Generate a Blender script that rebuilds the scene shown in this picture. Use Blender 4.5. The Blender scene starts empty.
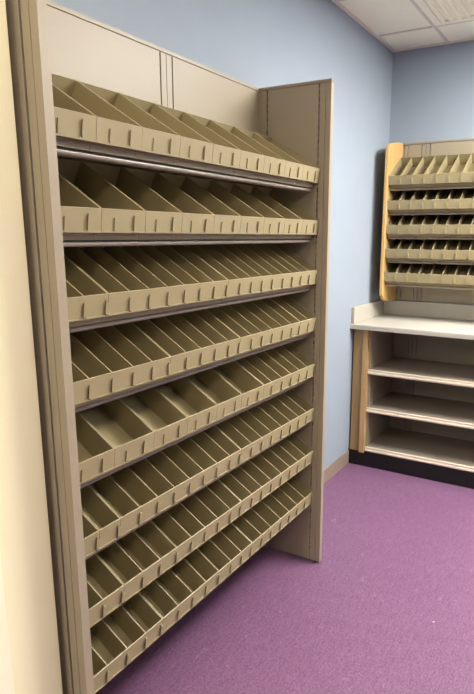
import bpy, bmesh, math
from mathutils import Matrix, Vector

S = bpy.context.scene
COL = S.collection


# ------------------------------------------------------------------ materials
def lin(c):
    return tuple(((v / 255) / 12.92 if v / 255 <= 0.04045 else ((v / 255 + 0.055) / 1.055) ** 2.4) for v in c) + (1,)


def material(name, rgb, rough=0.5, var=0.05, scale=60, bump=0.0, bump_scale=300, spec=0.4, metallic=0, stretch=(1, 1, 1), detail=4):
    m = bpy.data.materials.new(name)
    m.use_nodes = True
    nt = m.node_tree
    b = nt.nodes['Principled BSDF']
    b.inputs['Roughness'].default_value = rough
    b.inputs['Specular IOR Level'].default_value = spec
    b.inputs['Metallic'].default_value = metallic
    tc = nt.nodes.new('ShaderNodeTexCoord')
    mp = nt.nodes.new('ShaderNodeMapping')
    mp.inputs['Scale'].default_value = stretch
    nt.links.new(tc.outputs['Object'], mp.inputs['Vector'])
    n = nt.nodes.new('ShaderNodeTexNoise')
    n.inputs['Scale'].default_value = scale
    n.inputs['Detail'].default_value = detail
    nt.links.new(mp.outputs['Vector'], n.inputs['Vector'])
    r = nt.nodes.new('ShaderNodeValToRGB')
    c = lin(rgb)
    r.color_ramp.elements[0].position = 0.3
    r.color_ramp.elements[1].position = 0.7
    r.color_ramp.elements[0].color = tuple(v * (1 - var) for v in c[:3]) + (1,)
    r.color_ramp.elements[1].color = tuple(min(1, v * (1 + var)) for v in c[:3]) + (1,)
    nt.links.new(n.outputs['Fac'], r.inputs['Fac'])
    nt.links.new(r.outputs['Color'], b.inputs['Base Color'])
    if bump:
        n2 = nt.nodes.new('ShaderNodeTexNoise')
        n2.inputs['Scale'].default_value = bump_scale
        n2.inputs['Detail'].default_value = 3
        nt.links.new(mp.outputs['Vector'], n2.inputs['Vector'])
        bp = nt.nodes.new('ShaderNodeBump')
        bp.inputs['Strength'].default_value = bump
        bp.inputs['Distance'].default_value = 0.002
        nt.links.new(n2.outputs['Fac'], bp.inputs['Height'])
        nt.links.new(bp.outputs['Normal'], b.inputs['Normal'])
    return m


M_PUTTY = material('putty_painted_steel', (150, 139, 119), 0.42, 0.025, 180, 0.05, 500)
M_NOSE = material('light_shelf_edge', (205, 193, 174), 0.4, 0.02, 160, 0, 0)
M_SHELF = material('shelf_painted_steel', (138, 128, 115), 0.38, 0.03, 160, 0.04, 500)
M_BIN = material('olive_putty_plastic', (147, 135, 102), 0.45, 0.03, 120, 0.03, 600)
M_WALL = material('blue_wall_paint', (145, 156, 168), 0.7, 0.015, 6, 0.08, 350, 0.25)
M_CREAM = material('cream_wall_paint', (232, 225, 192), 0.55, 0.012, 8, 0.05, 300, 0.3)
M_TRIMPAINT = material('pale_cream_trim_paint', (238, 234, 206), 0.45, 0.012, 8, 0.03, 300)
M_CEIL = material('ceiling_tile', (246, 244, 226), 0.9, 0.03, 90, 0.15, 250, 0.1)
M_GRID = material('ceiling_grid_paint', (218, 210, 198), 0.5, 0.02, 60)
M_BASEB = material('taupe_vinyl_baseboard', (138, 124, 110), 0.5, 0.04, 60)
M_BLACK = material('black_vinyl_kick', (14, 13, 14), 0.5, 0.1, 80)
M_LAM = material('off_white_laminate', (176, 171, 160), 0.4, 0.03, 260, 0, 0)
M_RUBBER = material('black_rubber', (16, 15, 15), 0.6, 0.1, 80)
M_PAPER = material('white_paper', (196, 190, 184), 0.8, 0.02, 80)
M_DARKDOOR = material('beige_door_paint', (222, 214, 190), 0.5, 0.02, 20)
M_PLAINWALL = material('pale_room_paint', (150, 160, 175), 0.8, 0.02, 6)


def wood_material(name='maple_wood', c0=(188, 150, 92), c1=(206, 170, 112)):
    m = material(name, (226, 184, 112), 0.4, 0.05, 30)
    nt = m.node_tree
    b = nt.nodes['Principled BSDF']
    tc = nt.nodes.new('ShaderNodeTexCoord')
    mp = nt.nodes.new('ShaderNodeMapping')
    mp.inputs['Scale'].default_value = (30, 30, 1.6)
    nt.links.new(tc.outputs['Object'], mp.inputs['Vector'])
    n = nt.nodes.new('ShaderNodeTexNoise')
    n.inputs['Scale'].default_value = 3
    n.inputs['Detail'].default_value = 6
    n.inputs['Distortion'].default_value = 0.6
    nt.links.new(mp.outputs['Vector'], n.inputs['Vector'])
    r = nt.nodes.new('ShaderNodeValToRGB')
    r.color_ramp.elements[0].position = 0.35
    r.color_ramp.elements[1].position = 0.65
    r.color_ramp.elements[0].color = lin(c0)
    r.color_ramp.elements[1].color = lin(c1)
    nt.links.new(n.outputs['Fac'], r.inputs['Fac'])
    nt.links.new(r.outputs['Color'], b.inputs['Base Color'])
    return m


M_WOOD = wood_material()
M_WOOD3 = wood_material('light_maple_edge', (172, 140, 94), (190, 158, 110))
M_WOOD2 = wood_material('tan_maple_wood', (150, 122, 79), (164, 136, 92))


def floor_material():
    m = bpy.data.materials.new('purple_marbled_linoleum')
    m.use_nodes = True
    nt = m.node_tree
    b = nt.nodes['Principled BSDF']
    b.inputs['Roughness'].default_value = 0.42
    b.inputs['Specular IOR Level'].default_value = 0.35
    tc = nt.nodes.new('ShaderNodeTexCoord')

    def noise(scale, stretch, rot=0.0, detail=5, dist=0.0):
        mp = nt.nodes.new('ShaderNodeMapping')
        mp.inputs['Scale'].default_value = stretch
        mp.inputs['Rotation'].default_value = (0, 0, rot)
        nt.links.new(tc.outputs['Object'], mp.inputs['Vector'])
        n = nt.nodes.new('ShaderNodeTexNoise')
        n.inputs['Scale'].default_value = scale
        n.inputs['Detail'].default_value = detail
        n.inputs['Distortion'].default_value = dist
        nt.links.new(mp.outputs['Vector'], n.inputs['Vector'])
        return n.outputs['Fac']

    def ramp(src, p0, c0, p1, c1):
        r = nt.nodes.new('ShaderNodeValToRGB')
        r.color_ramp.elements[0].position = p0
        r.color_ramp.elements[1].position = p1
        r.color_ramp.elements[0].color = c0
        r.color_ramp.elements[1].color = c1
        nt.links.new(src, r.inputs['Fac'])
        return r.outputs['Color']

    def mix(fac, a, bb):
        x = nt.nodes.new('ShaderNodeMix')
        x.data_type = 'RGBA'
        if isinstance(fac, float):
            x.inputs[0].default_value = fac
        else:
            nt.links.new(fac, x.inputs[0])
        nt.links.new(a, x.inputs[6])
        nt.links.new(bb, x.inputs[7])
        return x.outputs[2]

    streak = ramp(noise(18, (9, 1, 1), -0.15, 6, 0.4), 0.36, lin((92, 60, 88)), 0.64, lin((127, 93, 122)))
    fine = ramp(noise(110, (1.8, 1, 1), 0.5, 6, 0.5), 0.40, lin((88, 57, 85)), 0.62, lin((136, 101, 131)))
    big = ramp(noise(2.2, (1, 1, 1), 0, 3), 0.35, lin((106, 72, 102)), 0.7, lin((117, 82, 113)))
    c = mix(0.55, streak, fine)
    c = mix(0.25, c, big)
    fleck = ramp(noise(26, (1.6, 1, 1), 0.9, 7, 1.5), 0.665, (0, 0, 0, 1), 0.71, (0.5, 0.5, 0.5, 1))
    rgb = nt.nodes.new('ShaderNodeRGB')
    rgb.outputs[0].default_value = lin((149, 122, 147))
    c = mix(fleck, c, rgb.outputs[0])
    nt.links.new(c, b.inputs['Base Color'])
    return m


M_FLOOR = floor_material()


def lamp_material(strength, colour):
    m = bpy.data.materials.new('lit_lamp_diffuser')
    m.use_nodes = True
    b = m.node_tree.nodes['Principled BSDF']
    b.inputs['Base Color'].default_value = (0.9, 0.9, 0.9, 1)
    b.inputs['Emission Color'].default_value = colour + (1,)
    b.inputs['Emission Strength'].default_value = strength
    return m


# -------------------------------------------------------------------- helpers
LOC = {}


def tag(o, label=None, cat=None, group=None, kind=None):
    if label: o['label'] = label
    if cat: o['category'] = cat
    if group: o['group'] = group
    if kind: o['kind'] = kind
    return o


def thing(name, loc, label, cat, group=None):
    o = bpy.data.objects.new(name, None)
    o.empty_display_size = 0.05
    COL.objects.link(o)
    o.location = loc
    LOC[o] = Vector(loc)
    return tag(o, label, cat, group)


def obj(name, bm, mat, parent=None, bevel=0.0, label=None, origin=None):
    """one mesh object; bm is in world coordinates"""
    base = LOC[parent] if parent is not None else Vector(origin or (0, 0, 0))
    bmesh.ops.recalc_face_normals(bm, faces=bm.faces)
    bm.transform(Matrix.Translation(-base))
    me = bpy.data.meshes.new(name)
    bm.to_mesh(me)
    bm.free()
    me.materials.append(mat)
    o = bpy.data.objects.new(name, me)
    COL.objects.link(o)
    if parent is not None:
        o.parent = parent
    else:
        o.location = base
    LOC[o] = base
    if bevel:
        md = o.modifiers.new('bevel', 'BEVEL')
        md.width = bevel
        md.segments = 3
        md.limit_method = 'ANGLE'
        md.harden_normals = False
    if label: o['label'] = label
    return o


def box(bm, x0, x1, y0, y1, z0, z1):
    v = [bm.verts.new(p) for p in ((x0, y0, z0), (x1, y0, z0), (x1, y1, z0), (x0, y1, z0),
                                   (x0, y0, z1), (x1, y0, z1), (x1, y1, z1), (x0, y1, z1))]
    for f in ((0, 3, 2, 1), (4, 5, 6, 7), (0, 1, 5, 4), (1, 2, 6, 5), (2, 3, 7, 6), (3, 0, 4, 7)):
        bm.faces.new([v[i] for i in f])


def prism(bm, pts, a0, a1, place):
    """closed outline pts (u, z) swept from a0 to a1; place(u, a, z) -> world xyz"""
    A = [bm.verts.new(place(u, a0, z)) for u, z in pts]
    B = [bm.verts.new(place(u, a1, z)) for u, z in pts]
    bm.faces.new(A)
    bm.faces.new(B[::-1])
    n = len(pts)
    for i in range(n):
        j = (i + 1) % n
        bm.faces.new((A[i], B[i], B[j], A[j]))


def rod(bm, p, q, r, n=10):
    p, q = Vector(p), Vector(q)
    d = (q - p).normalized()
    a = d.orthogonal().normalized()
    b = d.cross(a)
    R0 = [bm.verts.new(p + (a * math.cos(t) + b * math.sin(t)) * r) for t in [2 * math.pi * i / n for i in range(n)]]
    R1 = [bm.verts.new(q + (a * math.cos(t) + b * math.sin(t)) * r) for t in [2 * math.pi * i / n for i in range(n)]]
    bm.faces.new(R0[::-1])
    bm.faces.new(R1)
    for i in range(n):
        bm.faces.new((R0[i], R0[(i + 1) % n], R1[(i + 1) % n], R1[i]))


def new():
    return bmesh.new()


def one(*a):
    b = new()
    box(b, *a)
    return b


# ------------------------------------------------------------ measured places
D = 3.8122          # back wall
HC = 2.5691         # ceiling
XR = 5.0            # right wall
YB = -4.0           # wall behind the camera

# -------------------------------------------------------------------- setting
def structure(name, bm, mat, label, cat, bevel=0):
    o = obj(name, bm, mat, None, bevel)
    return tag(o, label, cat, None, 'structure')


structure('floor', one(-0.1, XR + 0.1, YB - 0.1, D + 0.1, -0.08, 0), M_FLOOR, 'purple marbled linoleum floor', 'floor')
structure('wall_left', one(-0.1, 0, YB, D + 0.1, 0, HC + 0.12), M_WALL, 'pale blue wall behind the tall bin shelving', 'wall')
structure('wall_back', one(0, XR, D, D + 0.1, 0, HC + 0.12), M_WALL, 'blue back wall above the white counter', 'wall')
structure('wall_right', one(XR, XR + 0.1, YB, D + 0.1, 0, HC + 0.12), M_PLAINWALL, 'pale wall on the right', 'wall')
structure('wall_rear', one(0, XR, YB - 0.1, YB, 0, HC + 0.12), M_PLAINWALL, 'pale wall behind the viewpoint', 'wall')
structure('wall_front', one(0, 0.285, -4.0, 0.795, 0, HC), M_CREAM, 'cream painted wall end left of the tall shelving', 'wall', 0.003)
structure('trim_1', one(0.285, 0.2985, -1.2, 0.660, 0, 2.2), M_TRIMPAINT, 'pale cream flat board on the cream wall at far left', 'trim')
structure('baseboard_left', one(0, 0.006, 0.795, 3.299, 0, 0.0865), M_BASEB, 'taupe vinyl baseboard along the blue wall', 'baseboard', 0.0015)

# ceiling: tiles sit a little above the grid bars
PITCH = 0.59
gx = [0.342 + PITCH * i for i in range(8)]
gy = [3.488 - PITCH * i for i in range(13)]
vent_cell = (gx[0], gx[1], gy[1], gy[0])
lamps = [(gx[2], gx[3], gy[2], gy[0]), (gx[5], gx[6], gy[3], gy[1]), (gx[0], gx[1], gy[6], gy[4]), (gx[0], gx[1], gy[10], gy[8]),
         (gx[2], gx[3], gy[6], gy[4]), (gx[1], gx[2], gy[2], gy[0])]


def in_hole(x, y):
    for (a, b, c, d) in [vent_cell] + lamps:
        if a < x < b and c < y < d:
            return True
    return False


bm = new()
xs = [0] + gx + [XR]
ys = [YB] + gy[::-1] + [D]
for i in range(len(xs) - 1):
    for j in range(len(ys) - 1):
        a, b, c, d = xs[i], xs[i + 1], ys[j], ys[j + 1]
        if not in_hole((a + b) / 2, (c + d) / 2):
            box(bm, a + 0.001, b - 0.001, c + 0.001, d - 0.001, HC + 0.006, HC + 0.02)
box(bm, -0.1, XR + 0.1, YB - 0.1, D + 0.1, HC + 0.12, HC + 0.16)
structure('ceiling', bm, M_CEIL, 'off-white suspended tile ceiling', 'ceiling')
k = 0
bm = new()
for x in gx:
    box(bm, x - 0.0075, x + 0.0075, YB, D, HC, HC + 0.006)
for y in gy:
    for i in range(len(xs) - 1):
        a = xs[i] + (0.0075 if i else 0)
        b = xs[i + 1] - (0.0075 if i < len(xs) - 2 else 0)
        box(bm, a, b, y - 0.0075, y + 0.0075, HC, HC + 0.006)
structure('trim_2', bm, M_GRID, 'off-white metal grid holding the ceiling tiles', 'ceiling grid')
structure('trim_3', one(0, 0.02, 0.795, D, HC - 0.0015, HC + 0.006), M_GRID, 'off-white edge strip where ceiling meets left wall', 'ceiling trim')
structure('trim_4', one(0.02, XR, D - 0.02, D, HC - 0.0015, HC + 0.006), M_GRID, 'off-white edge strip where ceiling meets back wall', 'ceiling trim')

# ribbed ceiling vent
a, b, c, d = vent_cell
a += .0078; b -= .0078; c += .0078; d -= .0078
t = thing('ceiling_vent', ((a + b) / 2, (c + d) / 2, HC), 'off-white ribbed square ceiling vent panel near the back corner', 'vent')
bm = new()
f = 0.038
box(bm, a, b, c, c + f, HC + .001, HC + .012)
box(bm, a, b, d - f, d, HC + .001, HC + .012)
box(bm, a, a + f, c + f, d - f, HC + .001, HC + .012)
box(bm, b - f, b, c + f, d - f, HC + .001, HC + .012)
box(bm, a, b, c, d, HC + .012, HC + .016)
obj('frame', bm, M_CEIL, t, 0.002)
x = a + 0.054
while x < b - f - 0.01:
    bm = new()
    prof = [(-.0125, .012), (-.0115, .004), (-.006, -.001), (.004, -.003), (.0115, .003), (.0125, .012)]
    prism(bm, [(x + u, HC + z) for u, z in prof], c + f + .002, d - f - .002, lambda u, a_, z: (u, a_, z))
    obj('louver', bm, M_CEIL, t)
    x += 0.0435

# unseen ceiling lights above the frame, added and tuned to fit the shading
NEUTRAL, WARM = (1.0, .97, .90), (1.0, .90, .74)
LITS = ((lamps[0], 68, NEUTRAL, 'bright unseen rectangular ceiling light nearest the back counter'),
        (lamps[1], 22, NEUTRAL, 'bright unseen rectangular ceiling light farthest out in the room'),
        (lamps[2], 5, WARM, 'dimmer warm unseen ceiling light added beside the cream wall'),  # added to brighten the cream wall and near end panel
        (lamps[3], 26, (1.0, .94, .83), 'warm unseen ceiling light added at the rear of the room'),  # added to light the faces turned towards the rear
        (lamps[4], 14, WARM, 'warm unseen ceiling light added level with the near end of the tall shelving'),  # added to lift the near end panel's front and outer side
        (lamps[5], 14, NEUTRAL, 'unseen ceiling light added between the ribbed vent and the bright light'))  # added because the counter side came out dim
for (a, b, c, d), strength, colour, lab in LITS:
    a += .0078; b -= .0078; c += .0078; d -= .0078
    t = thing('unseen_ceiling_light', ((a + b) / 2, (c + d) / 2, HC), lab, 'ceiling light', 'unseen ceiling lights')
    bm = new()
    f = 0.012
    box(bm, a, b, c, c + f, HC + .001, HC + .03)
    box(bm, a, b, d - f, d, HC + .001, HC + .03)
    box(bm, a, a + f, c + f, d - f, HC + .001, HC + .03)
    box(bm, b - f, b, c + f, d - f, HC + .001, HC + .03)
    box(bm, a, b, c, d, HC + .03, HC + .09)
    obj('frame', bm, M_GRID, t)
    obj('diffuser', one(a + f, b - f, c + f, d - f, HC + .003, HC + .010), lamp_material(strength, colour), t)


# ------------------------------------------------------------------- bin shape
# side outline of every bin and tray: u runs out from the wall, z up (relative to the front rim)
F = (0.3118, 0.0)
FB = (0.3045, -0.0534)
BK = (0.095, 0.131)
BB = (0.0608, 0.0722)
ST = (0.2840, -0.0534)      # the front steps in under the label fascia
LB = (0.2835, -0.0695)      # lower front corner of the bin floor
TH = 0.0030


def off(p, q, w):      # offset of the segment p->q towards the inside of the bin
    d = Vector((q[0] - p[0], q[1] - p[1])).normalized()
    n = Vector((-d.y, d.x))
    return (p[0] + n.x * w, p[1] + n.y * w), (q[0] + n.x * w, q[1] + n.y * w)


SD = Vector((BK[0] - F[0], BK[1] - F[1])).normalized()      # along the slope, up and back
SN = Vector((0.5105, 0.8599))                                   # out of the bin floor
FI = (F[0] + SD.x * TH, F[1] + SD.y * TH)
FBI = (LB[0] + SD.x * .0025 + SN.x * TH, LB[1] + SD.y * .0025 + SN.y * TH)
FLI = (0.3018, -0.0510)
STI = (0.2805, -0.0510)
BBI = (BB[0] - SD.x * TH + SN.x * TH, BB[1] - SD.y * TH + SN.y * TH)
BI = (BK[0] - SD.x * TH, BK[1] - SD.y * TH)


def fx(z):      # front face of the fascia at height z below the rim
    return FB[0] + (F[0] - FB[0]) * (z - FB[1]) / (F[1] - FB[1])


def bin_body(bm, a0, a1, zt, place):
    sh = lambda P: [(u, z + zt) for u, z in P]
    prism(bm, sh([LB, ST, FB, F, FI, FLI, STI, FBI, BBI, BI, BK, BB]), a0 + TH, a1 - TH, place)
    prism(bm, sh([LB, ST, FB, F, BK, BB]), a0, a0 + TH, place)
    prism(bm, sh([LB, ST, FB, F, BK, BB]), a1 - TH, a1, place)
    # rolled lower edge of the fascia
    prism(bm, sh([(FB[0], FB[1]), (FB[0] + .0028, FB[1]), (FB[0] + .0032, FB[1] + .004), (fx(FB[1] + .0042), FB[1] + .0042)]), a0, a1, place)


def divider(bm, a, zt, place, w=0.0031):
    g = .0003
    P = [(FBI[0] + SD.x * g, FBI[1] + g), (STI[0] + SD.x * g, STI[1] + g), (FLI[0] + SD.x * g, FLI[1] + g), (FI[0] + SD.x * g, FI[1] - .0012), (BI[0] - SD.x * g, BI[1] - .0012), (BBI[0] - SD.x * g, BBI[1] + g)]
    prism(bm, [(u, z + zt) for u, z in P], a - w / 2, a + w / 2, place)


def hexa(bm, a0, a1, o0, o1, z0, z1, zt, place):
    prism(bm, [(fx(z0) + o0, z0 + zt), (fx(z0) + o1, z0 + zt), (fx(z1) + o1, z1 + zt), (fx(z1) + o0, z1 + zt)], a0, a1, place)


def clip(bm, a, zt, place, side, z0, z1, reach=.0042, proud=.0052):
    """label clip: a stem with a flange that overhangs towards side (-1 or +1)"""
    hexa(bm, a - .001, a + .001, 0, proud, z0, z1, zt, place)
    e = a + side * reach
    hexa(bm, min(a + side * .001, e), max(a + side * .001, e), proud - .0014, proud, z0, z1, zt, place)


left_place = lambda u, a, z: (u, a, z)


def wide_bin(a0, a1, zt, label, group):
    t = thing('storage_bin', (0.2, (a0 + a1) / 2, zt - .070), label, 'bin', group)
    bm = new(); bin_body(bm, a0, a1, zt, left_place)
    obj('bin_body', bm, M_BIN, t)
    w = a1 - a0
    l, r = a0 + w * .27, a0 + w * .73
    bm = new(); clip(bm, l, zt, left_place, +1, -.0500, -.019, .0042, .0036)
    obj('label_clip', bm, M_BIN, t)
    bm = new(); clip(bm, r, zt, left_place, -1, -.0475, -.012)
    obj('label_clip', bm, M_BIN, t)
    bm = new(); hexa(bm, l + .0012, r - .0012, 0, .003, -.0503, -.048, zt, left_place)
    obj('label_ledge', bm, M_BIN, t)


def divided_tray(bounds, zt, label, group, place=left_place, end_clip=False, loc=None, cl=(-.051, -.014)):
    a0, a1 = bounds[0], bounds[-1]
    t = thing('divided_tray', loc or (0.2, (a0 + a1) / 2, zt - .070), label, 'tray', group)
    bm = new(); bin_body(bm, a0, a1, zt, place)
    obj('tray_body', bm, M_BIN, t)
    for b in bounds[1:-1]:
        bm = new(); divider(bm, b, zt, place)
        obj('divider', bm, M_BIN, t)
    for b in bounds[1:-1] + [a1 - .006]:
        bm = new()
        clip(bm, b - .0012, zt, place, -1, cl[0] + .003, cl[1], .0046)
        hexa(bm, b + .0000, b + .0045, 0, .0046, cl[0], cl[1] - .006, zt, place)
        obj('label_clip', bm, M_BIN, t)
    return t


# ------------------------------------------------------------ tall shelving unit
Y0, Y1, YJ = 0.8344, 2.1340, 1.564
PT = 0.023
H = 2.0157
PF = 0.3499
unit = thing('shelving_unit', (0.17, (Y0 + Y1) / 2, 0), 'tall putty metal wall shelving unit holding eight rows of tilted bins', 'shelving unit')


def end_panel(y0):
    bm = new()
    y1 = y0 + PT
    zb, zt = 0.009, H - .0135
    pieces = [(.007, .0400), (.0415, .0670), (.0732, .2973), (.3037, .3260), (.3276, PF)]
    for x0, x1 in pieces:
        box(bm, x0, x1, y0, y1, zb, zt)
    for x0, x1 in ((.0400, .0415), (.0670, .0732), (.2973, .3037), (.3260, .3276)):
        box(bm, x0, x1, y0 + .009, y1 - .009, zb, zt)
    for x0, x1 in ((.0670, .0732), (.2973, .3037)):          # bridges between the bracket slots
        z = 0.05
        while z < zt - .02:
            if y0 > 1:
                box(bm, x0, x1, y0 + .0008, y0 + .009, z, z + .007)
            box(bm, x0, x1, y1 - .009, y1 - .0008, z, z + .007)
            z += .0254
    p = obj('end_panel', bm, M_PUTTY, unit)
    bm = new()
    box(bm, .0065, PF + .0005, y0 - .0004, y1 + .0004, H - .011, H)
    box(bm, .009, PF - .002, y0 + .003, y1 - .003, H - .0135, H - .011)
    obj('top_cap', bm, M_PUTTY, p, 0.0012)
    for fxx in (.325, .04):
        bm = new()
        rod(bm, (fxx, y0 + PT / 2, 0), (fxx, y0 + PT / 2, .010), .0085, 14)
        rod(bm, (fxx, y0 + PT / 2, .010), (fxx, y0 + PT / 2, .03), .005, 10)
        obj('leveling_foot', bm, M_RUBBER, p)
    return p


end_panel(Y0 - PT)
end_panel(Y1)

# back panels with the slotted joint between the two bays
XB = 0.031
for a, b in ((Y0, YJ - .0325), (YJ + .0325, Y1)):
    obj('back_panel', one(.018, XB, a, b, .1, H - .014), M_PUTTY, unit)
bm = new()
box(bm, .016, XB, YJ - .0260, YJ - .0014, .1, H - .014)
box(bm, .016, XB, YJ + .0014, YJ + .0260, .1, H - .014)
box(bm, .0075, .011, YJ - .010, YJ + .010, .1, H - .014)
box(bm, .011, .016, YJ - .008, YJ - .004, .1, H - .014)
box(bm, .011, .016, YJ + .004, YJ + .008, .1, H - .014)
obj('slotted_upright', bm, M_PUTTY, unit)
bm = new()
box(bm, .0075, .0305, Y0, Y1, H - .011, H)
box(bm, .012, .0265, Y0, Y1, H - .014, H - .011)
obj('top_rail', bm, M_PUTTY, unit)

ZT = [1.6931, 1.4964, 1.3022, 1.1108, 0.9174, 0.7249, 0.5331, 0.3403]
for zt in ZT:
    for a, b in ((Y0 + .0005, YJ - .0006), (YJ + .0006, Y1 - .0005)):
        bm = new()
        # tilted shelf plate under the bins
        g = .0012
        p0 = (LB[0] + SD.x * .012 - SN.x * g, LB[1] + SD.y * .012 - SN.y * g)
        p1 = (BB[0] - .010 - SN.x * g, BB[1] + .0062 - SN.y * g)
        q1 = (p1[0] - SN.x * .003, p1[1] - SN.y * .003)
        q0 = (p0[0] - SN.x * .003, p0[1] - SN.y * .003)
        prism(bm, [(u, z + zt) for u, z in (p0, p1, q1, q0)], a, b, left_place)
        s = obj('shelf', bm, M_SHELF, unit)
        # rounded front bar under a recessed groove
        bm = new()
        arc = []
        cx, cz, rr = .2690, -.0785, .0072
        for i in range(9):
            th = math.radians(-100 + 200 * i / 8)
            arc.append((cx + rr * math.cos(th), cz + rr * math.sin(th) * .98))
        pts = [(cx - .012, cz - rr)] + arc + [(cx - .004, cz + rr), (cx - .004, q0[1] + .0045), (cx - .012, q0[1] + .0092)]
        prism(bm, [(u, z + zt) for u, z in pts], a, b, left_place)
        obj('shelf_front_bar', bm, M_SHELF, s)

WB = [.836, .983, 1.130, 1.276, 1.423, 1.567, 1.711, 1.853, 1.991, 2.1320]
NB = [.836, .917, .990, 1.063, 1.135, 1.208, 1.279, 1.349, 1.420, 1.493, 1.560, 1.630, 1.699, 1.769, 1.845, 1.917, 1.987, 2.058, 2.1320]
G = .0006
ORD = ['first', 'second', 'third', 'fourth', 'fifth', 'sixth', 'seventh', 'eighth', 'last']
for r, rn in ((0, 'top'), (1, 'second')):
    for i in range(9):
        wide_bin(WB[i] + G, WB[i + 1] - G, ZT[r], '%s wide putty bin from the left in the %s row of the tall shelving' % (ORD[i], rn),
                 'wide bins in the %s row' % rn)
for i in range(6):
    wide_bin(WB[i] + G, WB[i + 1] - G, ZT[4], '%s wide putty bin from the left in the fifth row of the tall shelving' % ORD[i],
             'wide bins in the fifth row')
ROWN = {2: 'third', 3: 'fourth', 4: 'fifth', 5: 'sixth', 6: 'seventh', 7: 'bottom'}
NUM = {1: 'single', 2: 'two', 3: 'three', 4: 'four', 5: 'five', 6: 'six', 7: 'seven', 8: 'eight', 9: 'nine', 10: 'ten'}
SPLIT = {2: [0, 2, 9, 18], 3: [0, 5, 10, 16, 18], 4: [12, 18], 5: [0, 1, 2, 10, 18], 6: [0, 2, 10, 18], 7: [0, 4, 11, 18]}
for r, cuts in SPLIT.items():
    n = len(cuts) - 1
    for kk in range(n):
        i, j = cuts[kk], cuts[kk + 1]
        bounds = [NB[q] for q in range(i, j + 1)]
        if r == 4:
            bounds[0] = WB[6]
        bounds[0] += G
        bounds[-1] -= G
        if n == 1:
            pos = 'at the right end'
        elif kk == 0:
            pos = 'at the left end'
        elif kk == n - 1:
            pos = 'at the right end'
        elif n == 3:
            pos = 'in the middle'
        else:
            pos = ['', 'second from the left', 'third from the left'][kk]
        cells = 'one compartment' if j - i == 1 else '%s compartments' % NUM[j - i]
        divided_tray(bounds, ZT[r], 'putty tray with %s %s of the %s row' % (cells, pos, ROWN[r]),
                     'divided trays in the tall shelving')

# ---------------------------------------------------------- base cabinet + counter
CF = 3.2567           # counter front
KF = 3.3000          # shelf fronts
CW = 1.55            # right end (outside the frame)
cab = thing('base_cabinet', (CW / 2, 3.55, 0), 'open putty base cabinet with three shelves and a maple left edge', 'cabinet')
obj('toe_kick', one(.003, CW, KF + .002, KF + .02, 0, .097), M_BLACK, cab)
obj('filler_panel', one(.010, .0735, KF + .001, KF + .02, .097, .8845), M_WOOD2, cab, 0.0015, 'tan maple filler strip beside the wall')
obj('edge_strip', one(.0745, .108, KF - .013, KF + .02, .092, .8845), M_WOOD3, cab, 0.003, 'light maple front edge')
obj('side_panel', one(.086, .118, KF + .0205, 3.79, .097, .8845), M_PUTTY, cab)
obj('side_panel', one(CW - .032, CW, KF + .0205, 3.79, .097, .8845), M_PUTTY, cab)
obj('edge_strip', one(CW - .034, CW, KF - .013, KF + .02, .092, .8845), M_WOOD3, cab, 0.003, 'light maple front edge')
XJ = .2490
CBY = 3.755
for a, b in ((.118, XJ - .0285), (XJ + .0285, CW - .032)):
    obj('back_panel', one(a, b, CBY, CBY + .01, .09, .8845), M_PUTTY, cab)
bm = new()
box(bm, XJ - .0245, XJ - .0015, CBY, CBY + .01, .09, .8845)
box(bm, XJ + .0015, XJ + .0245, CBY, CBY + .01, .09, .8845)
box(bm, XJ - .0285, XJ + .0285, CBY + .01, CBY + .018, .09, .8845)
obj('slotted_upright', bm, M_PUTTY, cab)
for z in (.6354, .3911, .1325):
    x0, x1 = .1185, CW - .0325
    sh = obj('shelf', one(x0, x1, KF + .012, CBY - .0005, z - .018, z), M_SHELF, cab)
    bm = new()
    bar = [(KF + .012, z), (KF + .004, z - .0003), (KF + .001, z - .003), (KF + .001, z - .010), (KF + .0035, z - .0125)]
    arc = []
    for i in range(9):
        th = math.radians(75 - 165 * i / 8)
        arc.append((KF + .005 - .0095 * math.cos(th), z - .0225 + .0095 * math.sin(th)))
    bar += arc + [(KF + .012, z - .032)]
    prism(bm, bar, x0 - .008 if True else x0, x1, lambda u, a_, zz: (a_, u - .0, zz))
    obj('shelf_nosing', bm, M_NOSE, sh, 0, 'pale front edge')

ct = thing('countertop', (CW / 2, 3.53, .8855), 'off-white laminate countertop with raised back and side splash', 'countertop')
bm = new()
pts = [(3.80, .887), (3.80, .915), (CF + .006, .915), (CF + .0025, .9142), (CF + .0005, .911), (CF, .907), (CF, .8855), (CF + .03, .8855), (CF + .03, .887)]
prism(bm, pts, .0015, CW + .02, lambda u, a_, z: (a_, u, z))
slab = obj('slab', bm, M_LAM, ct)
obj('back_splash', one(.0215, CW + .02, D - .0215, D - .0015, .9155, 1.0145), M_LAM, ct, 0.002)
obj('side_splash', one(.0015, .021, CF + .012, D - .0015, .9155, 1.0145), M_LAM, ct, 0.002)

# ---------------------------------------------------------------- upper shelf unit
UX0, UX1 = .098, 1.262
ub = D - .0015
uf = 3.533
up = thing('wall_shelf_unit', ((UX0 + UX1) / 2, ub, 1.03), 'maple-sided putty wall shelf with five rows of trays above the white counter', 'shelf unit')


def wood_side(x0, x1):
    top = [(0, 1.930), (.002, 1.950), (.010, 1.967), (.025, 1.980), (.050, 1.990), (.090, 1.999), (.150, 2.009), (.210, 2.017)]
    low = [(.150, 1.0205), (.080, 1.028), (.040, 1.038), (.015, 1.055), (.003, 1.075), (0, 1.100)]
    pts = [(ub, 1.019)] + [(uf + a, z) for a, z in low] + [(uf + a, z) for a, z in top] + [(ub, 2.021)]
    bm = new()
    prism(bm, pts, x0, x1, lambda u, a_, z: (a_, u, z))
    return obj('side_panel', bm, M_WOOD, up, 0.0035, 'maple side panel with rounded corners')


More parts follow.
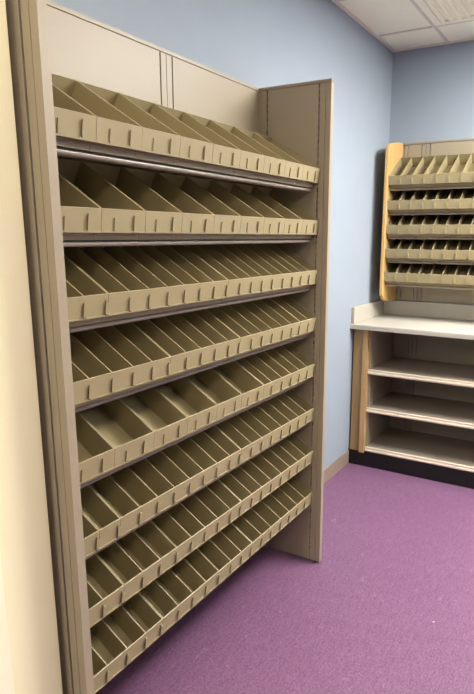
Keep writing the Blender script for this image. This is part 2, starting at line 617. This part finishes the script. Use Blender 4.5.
wood_side(UX0 - .021, UX0)
wood_side(UX1, UX1 + .021)
UBY = 3.799
J2 = .2490
for a, b in ((UX0 + .0005, J2 - .0285), (J2 + .0285, UX1 - .0005)):
    bm = new()
    cut = [a]
    if a < .2:
        cut = [a, .1075, .1105, .1325, .1355]
        box(bm, a, .1075, UBY, UBY + .006, 1.021, 2.006)
        box(bm, .1120, .1310, UBY, UBY + .006, 1.021, 2.006)
        box(bm, .1355, b, UBY, UBY + .006, 1.021, 2.006)
        z = 1.04
        while z < 1.99:
            box(bm, .1075, .1120, UBY + .001, UBY + .006, z, z + .008)
            box(bm, .1310, .1355, UBY + .001, UBY + .006, z, z + .008)
            z += .0254
    else:
        box(bm, a, b, UBY, UBY + .006, 1.021, 2.006)
    obj('back_panel', bm, M_PUTTY, up)
bm = new()
box(bm, J2 - .0235, J2 - .0018, UBY, UBY + .006, 1.021, 2.006)
box(bm, J2 + .0018, J2 + .0235, UBY, UBY + .006, 1.021, 2.006)
for q in (J2 - .0260, J2 + .0260):
    z = 1.04
    while z < 1.99:
        box(bm, q - .0024, q + .0024, UBY + .001, UBY + .006, z, z + .008)
        z += .0254
obj('slotted_upright', bm, M_PUTTY, up)
obj('top_rail', one(UX0 + .0005, UX1 - .0005, UBY - .003, ub, 2.008, 2.019), M_PUTTY, up, 0.0015)
obj('mounting_rail', one(UX0 + .0005, UX1 - .0005, UBY + .0105, ub, 1.2, 1.3), M_PUTTY, up)

UTOP = [1.7965, 1.6505, 1.5050, 1.3585, 1.2130]
YOFF = 3.545 + F[0]
right_place = lambda u, a_, z: (a_, YOFF - u, z)
ub_n = [UX0 + .002 + .0725 * i for i in range(16)] + [UX1 - .002]
for r, zt in enumerate(UTOP):
    bm = new()
    g = .0012
    p0 = (LB[0] + SD.x * .012 - SN.x * g, LB[1] + SD.y * .012 - SN.y * g)
    p1 = (BB[0] + .0025 - SN.x * g, BB[1] - .0015 - SN.y * g)
    q1 = (p1[0] - SN.x * .003, p1[1] - SN.y * .003)
    q0 = (p0[0] - SN.x * .003, p0[1] - SN.y * .003)
    prism(bm, [(u, z + zt) for u, z in (p0, p1, q1, q0)], UX0 + .0005, UX1 - .0005, right_place)
    s = obj('shelf', bm, M_SHELF, up)
    bm = new()
    arc = []
    cx, cz, rr = .2690, -.0785, .0072
    for i in range(9):
        th = math.radians(-100 + 200 * i / 8)
        arc.append((cx + rr * math.cos(th), cz + rr * math.sin(th) * .98))
    pts = [(cx - .012, cz - rr)] + arc + [(cx - .004, cz + rr), (cx - .004, q0[1] + .0045), (cx - .012, q0[1] + .0092)]
    prism(bm, [(u, z + zt) for u, z in pts], UX0 + .0005, UX1 - .0005, right_place)
    obj('shelf_front_bar', bm, M_PUTTY, s)
    rn = ['top', 'second', 'middle', 'fourth', 'bottom'][r]
    divided_tray(ub_n, zt, 'long divided putty tray in the %s row of the maple-sided wall shelf' % rn, 'long trays in the wall shelf',
                 right_place, loc=(.68, 3.65, zt - .070))

# tiny debris on the floor
bm = new()
vs = [bm.verts.new(p) for p in ((.890, 1.992, .0004), (.899, 1.989, .0004), (.905, 1.996, .0035), (.898, 2.003, .0004), (.891, 2.000, .0026))]
top = bm.verts.new((.897, 1.996, .0042))
for i in range(5):
    bm.faces.new((vs[i], vs[(i + 1) % 5], top))
bm.faces.new(vs[::-1])
bmesh.ops.scale(bm, vec=(.6, .6, .6), verts=bm.verts, space=Matrix.Translation((-.897, -1.996, -.0004)))
tag(obj('paper_scrap', bm, M_PAPER, None, 0, None, (.897, 1.996, 0)), 'tiny white paper scrap on the open purple floor', 'scrap')

# ---------------------------------------------------------------------- camera
f_px, pitch, roll, yaw = 577.4022, .2135, .0055, .5244
cp, sp, cy, sy = math.cos(pitch), math.sin(pitch), math.cos(yaw), math.sin(yaw)
fw = Vector((-sy * cp, cy * cp, -sp))
rt = Vector((cy, sy, 0))
upv = rt.cross(fw)
cr, sr = math.cos(roll), math.sin(roll)
rt, upv = rt * cr + upv * sr, upv * cr - rt * sr
cd = bpy.data.cameras.new('camera')
cam = bpy.data.objects.new('camera', cd)
COL.objects.link(cam)
mw = Matrix((rt, upv, -fw)).transposed().to_4x4()
mw.translation = Vector((1.3275, 0, 1.4394))
cam.matrix_world = mw
cd.sensor_fit = 'VERTICAL'
cd.sensor_height = 24
cd.lens = f_px / 694 * 24
cd.shift_x = -(270.8325 - 237) / 694
cd.shift_y = (360.4659 - 347) / 694
cd.clip_start = 0.02
S.camera = cam

# ----------------------------------------------------------------------- world
w = bpy.data.worlds.new('world')
S.world = w
w.use_nodes = True
w.node_tree.nodes['Background'].inputs['Color'].default_value = (0.05, 0.05, 0.05, 1)
S.view_settings.view_transform = 'Standard'
S.view_settings.look = 'None'
S.view_settings.exposure = 0.22
S.view_settings.gamma = 1
S.view_settings.use_curve_mapping = False
S.cycles.use_denoising = True
S.cycles.max_bounces = 12
S.cycles.diffuse_bounces = 6
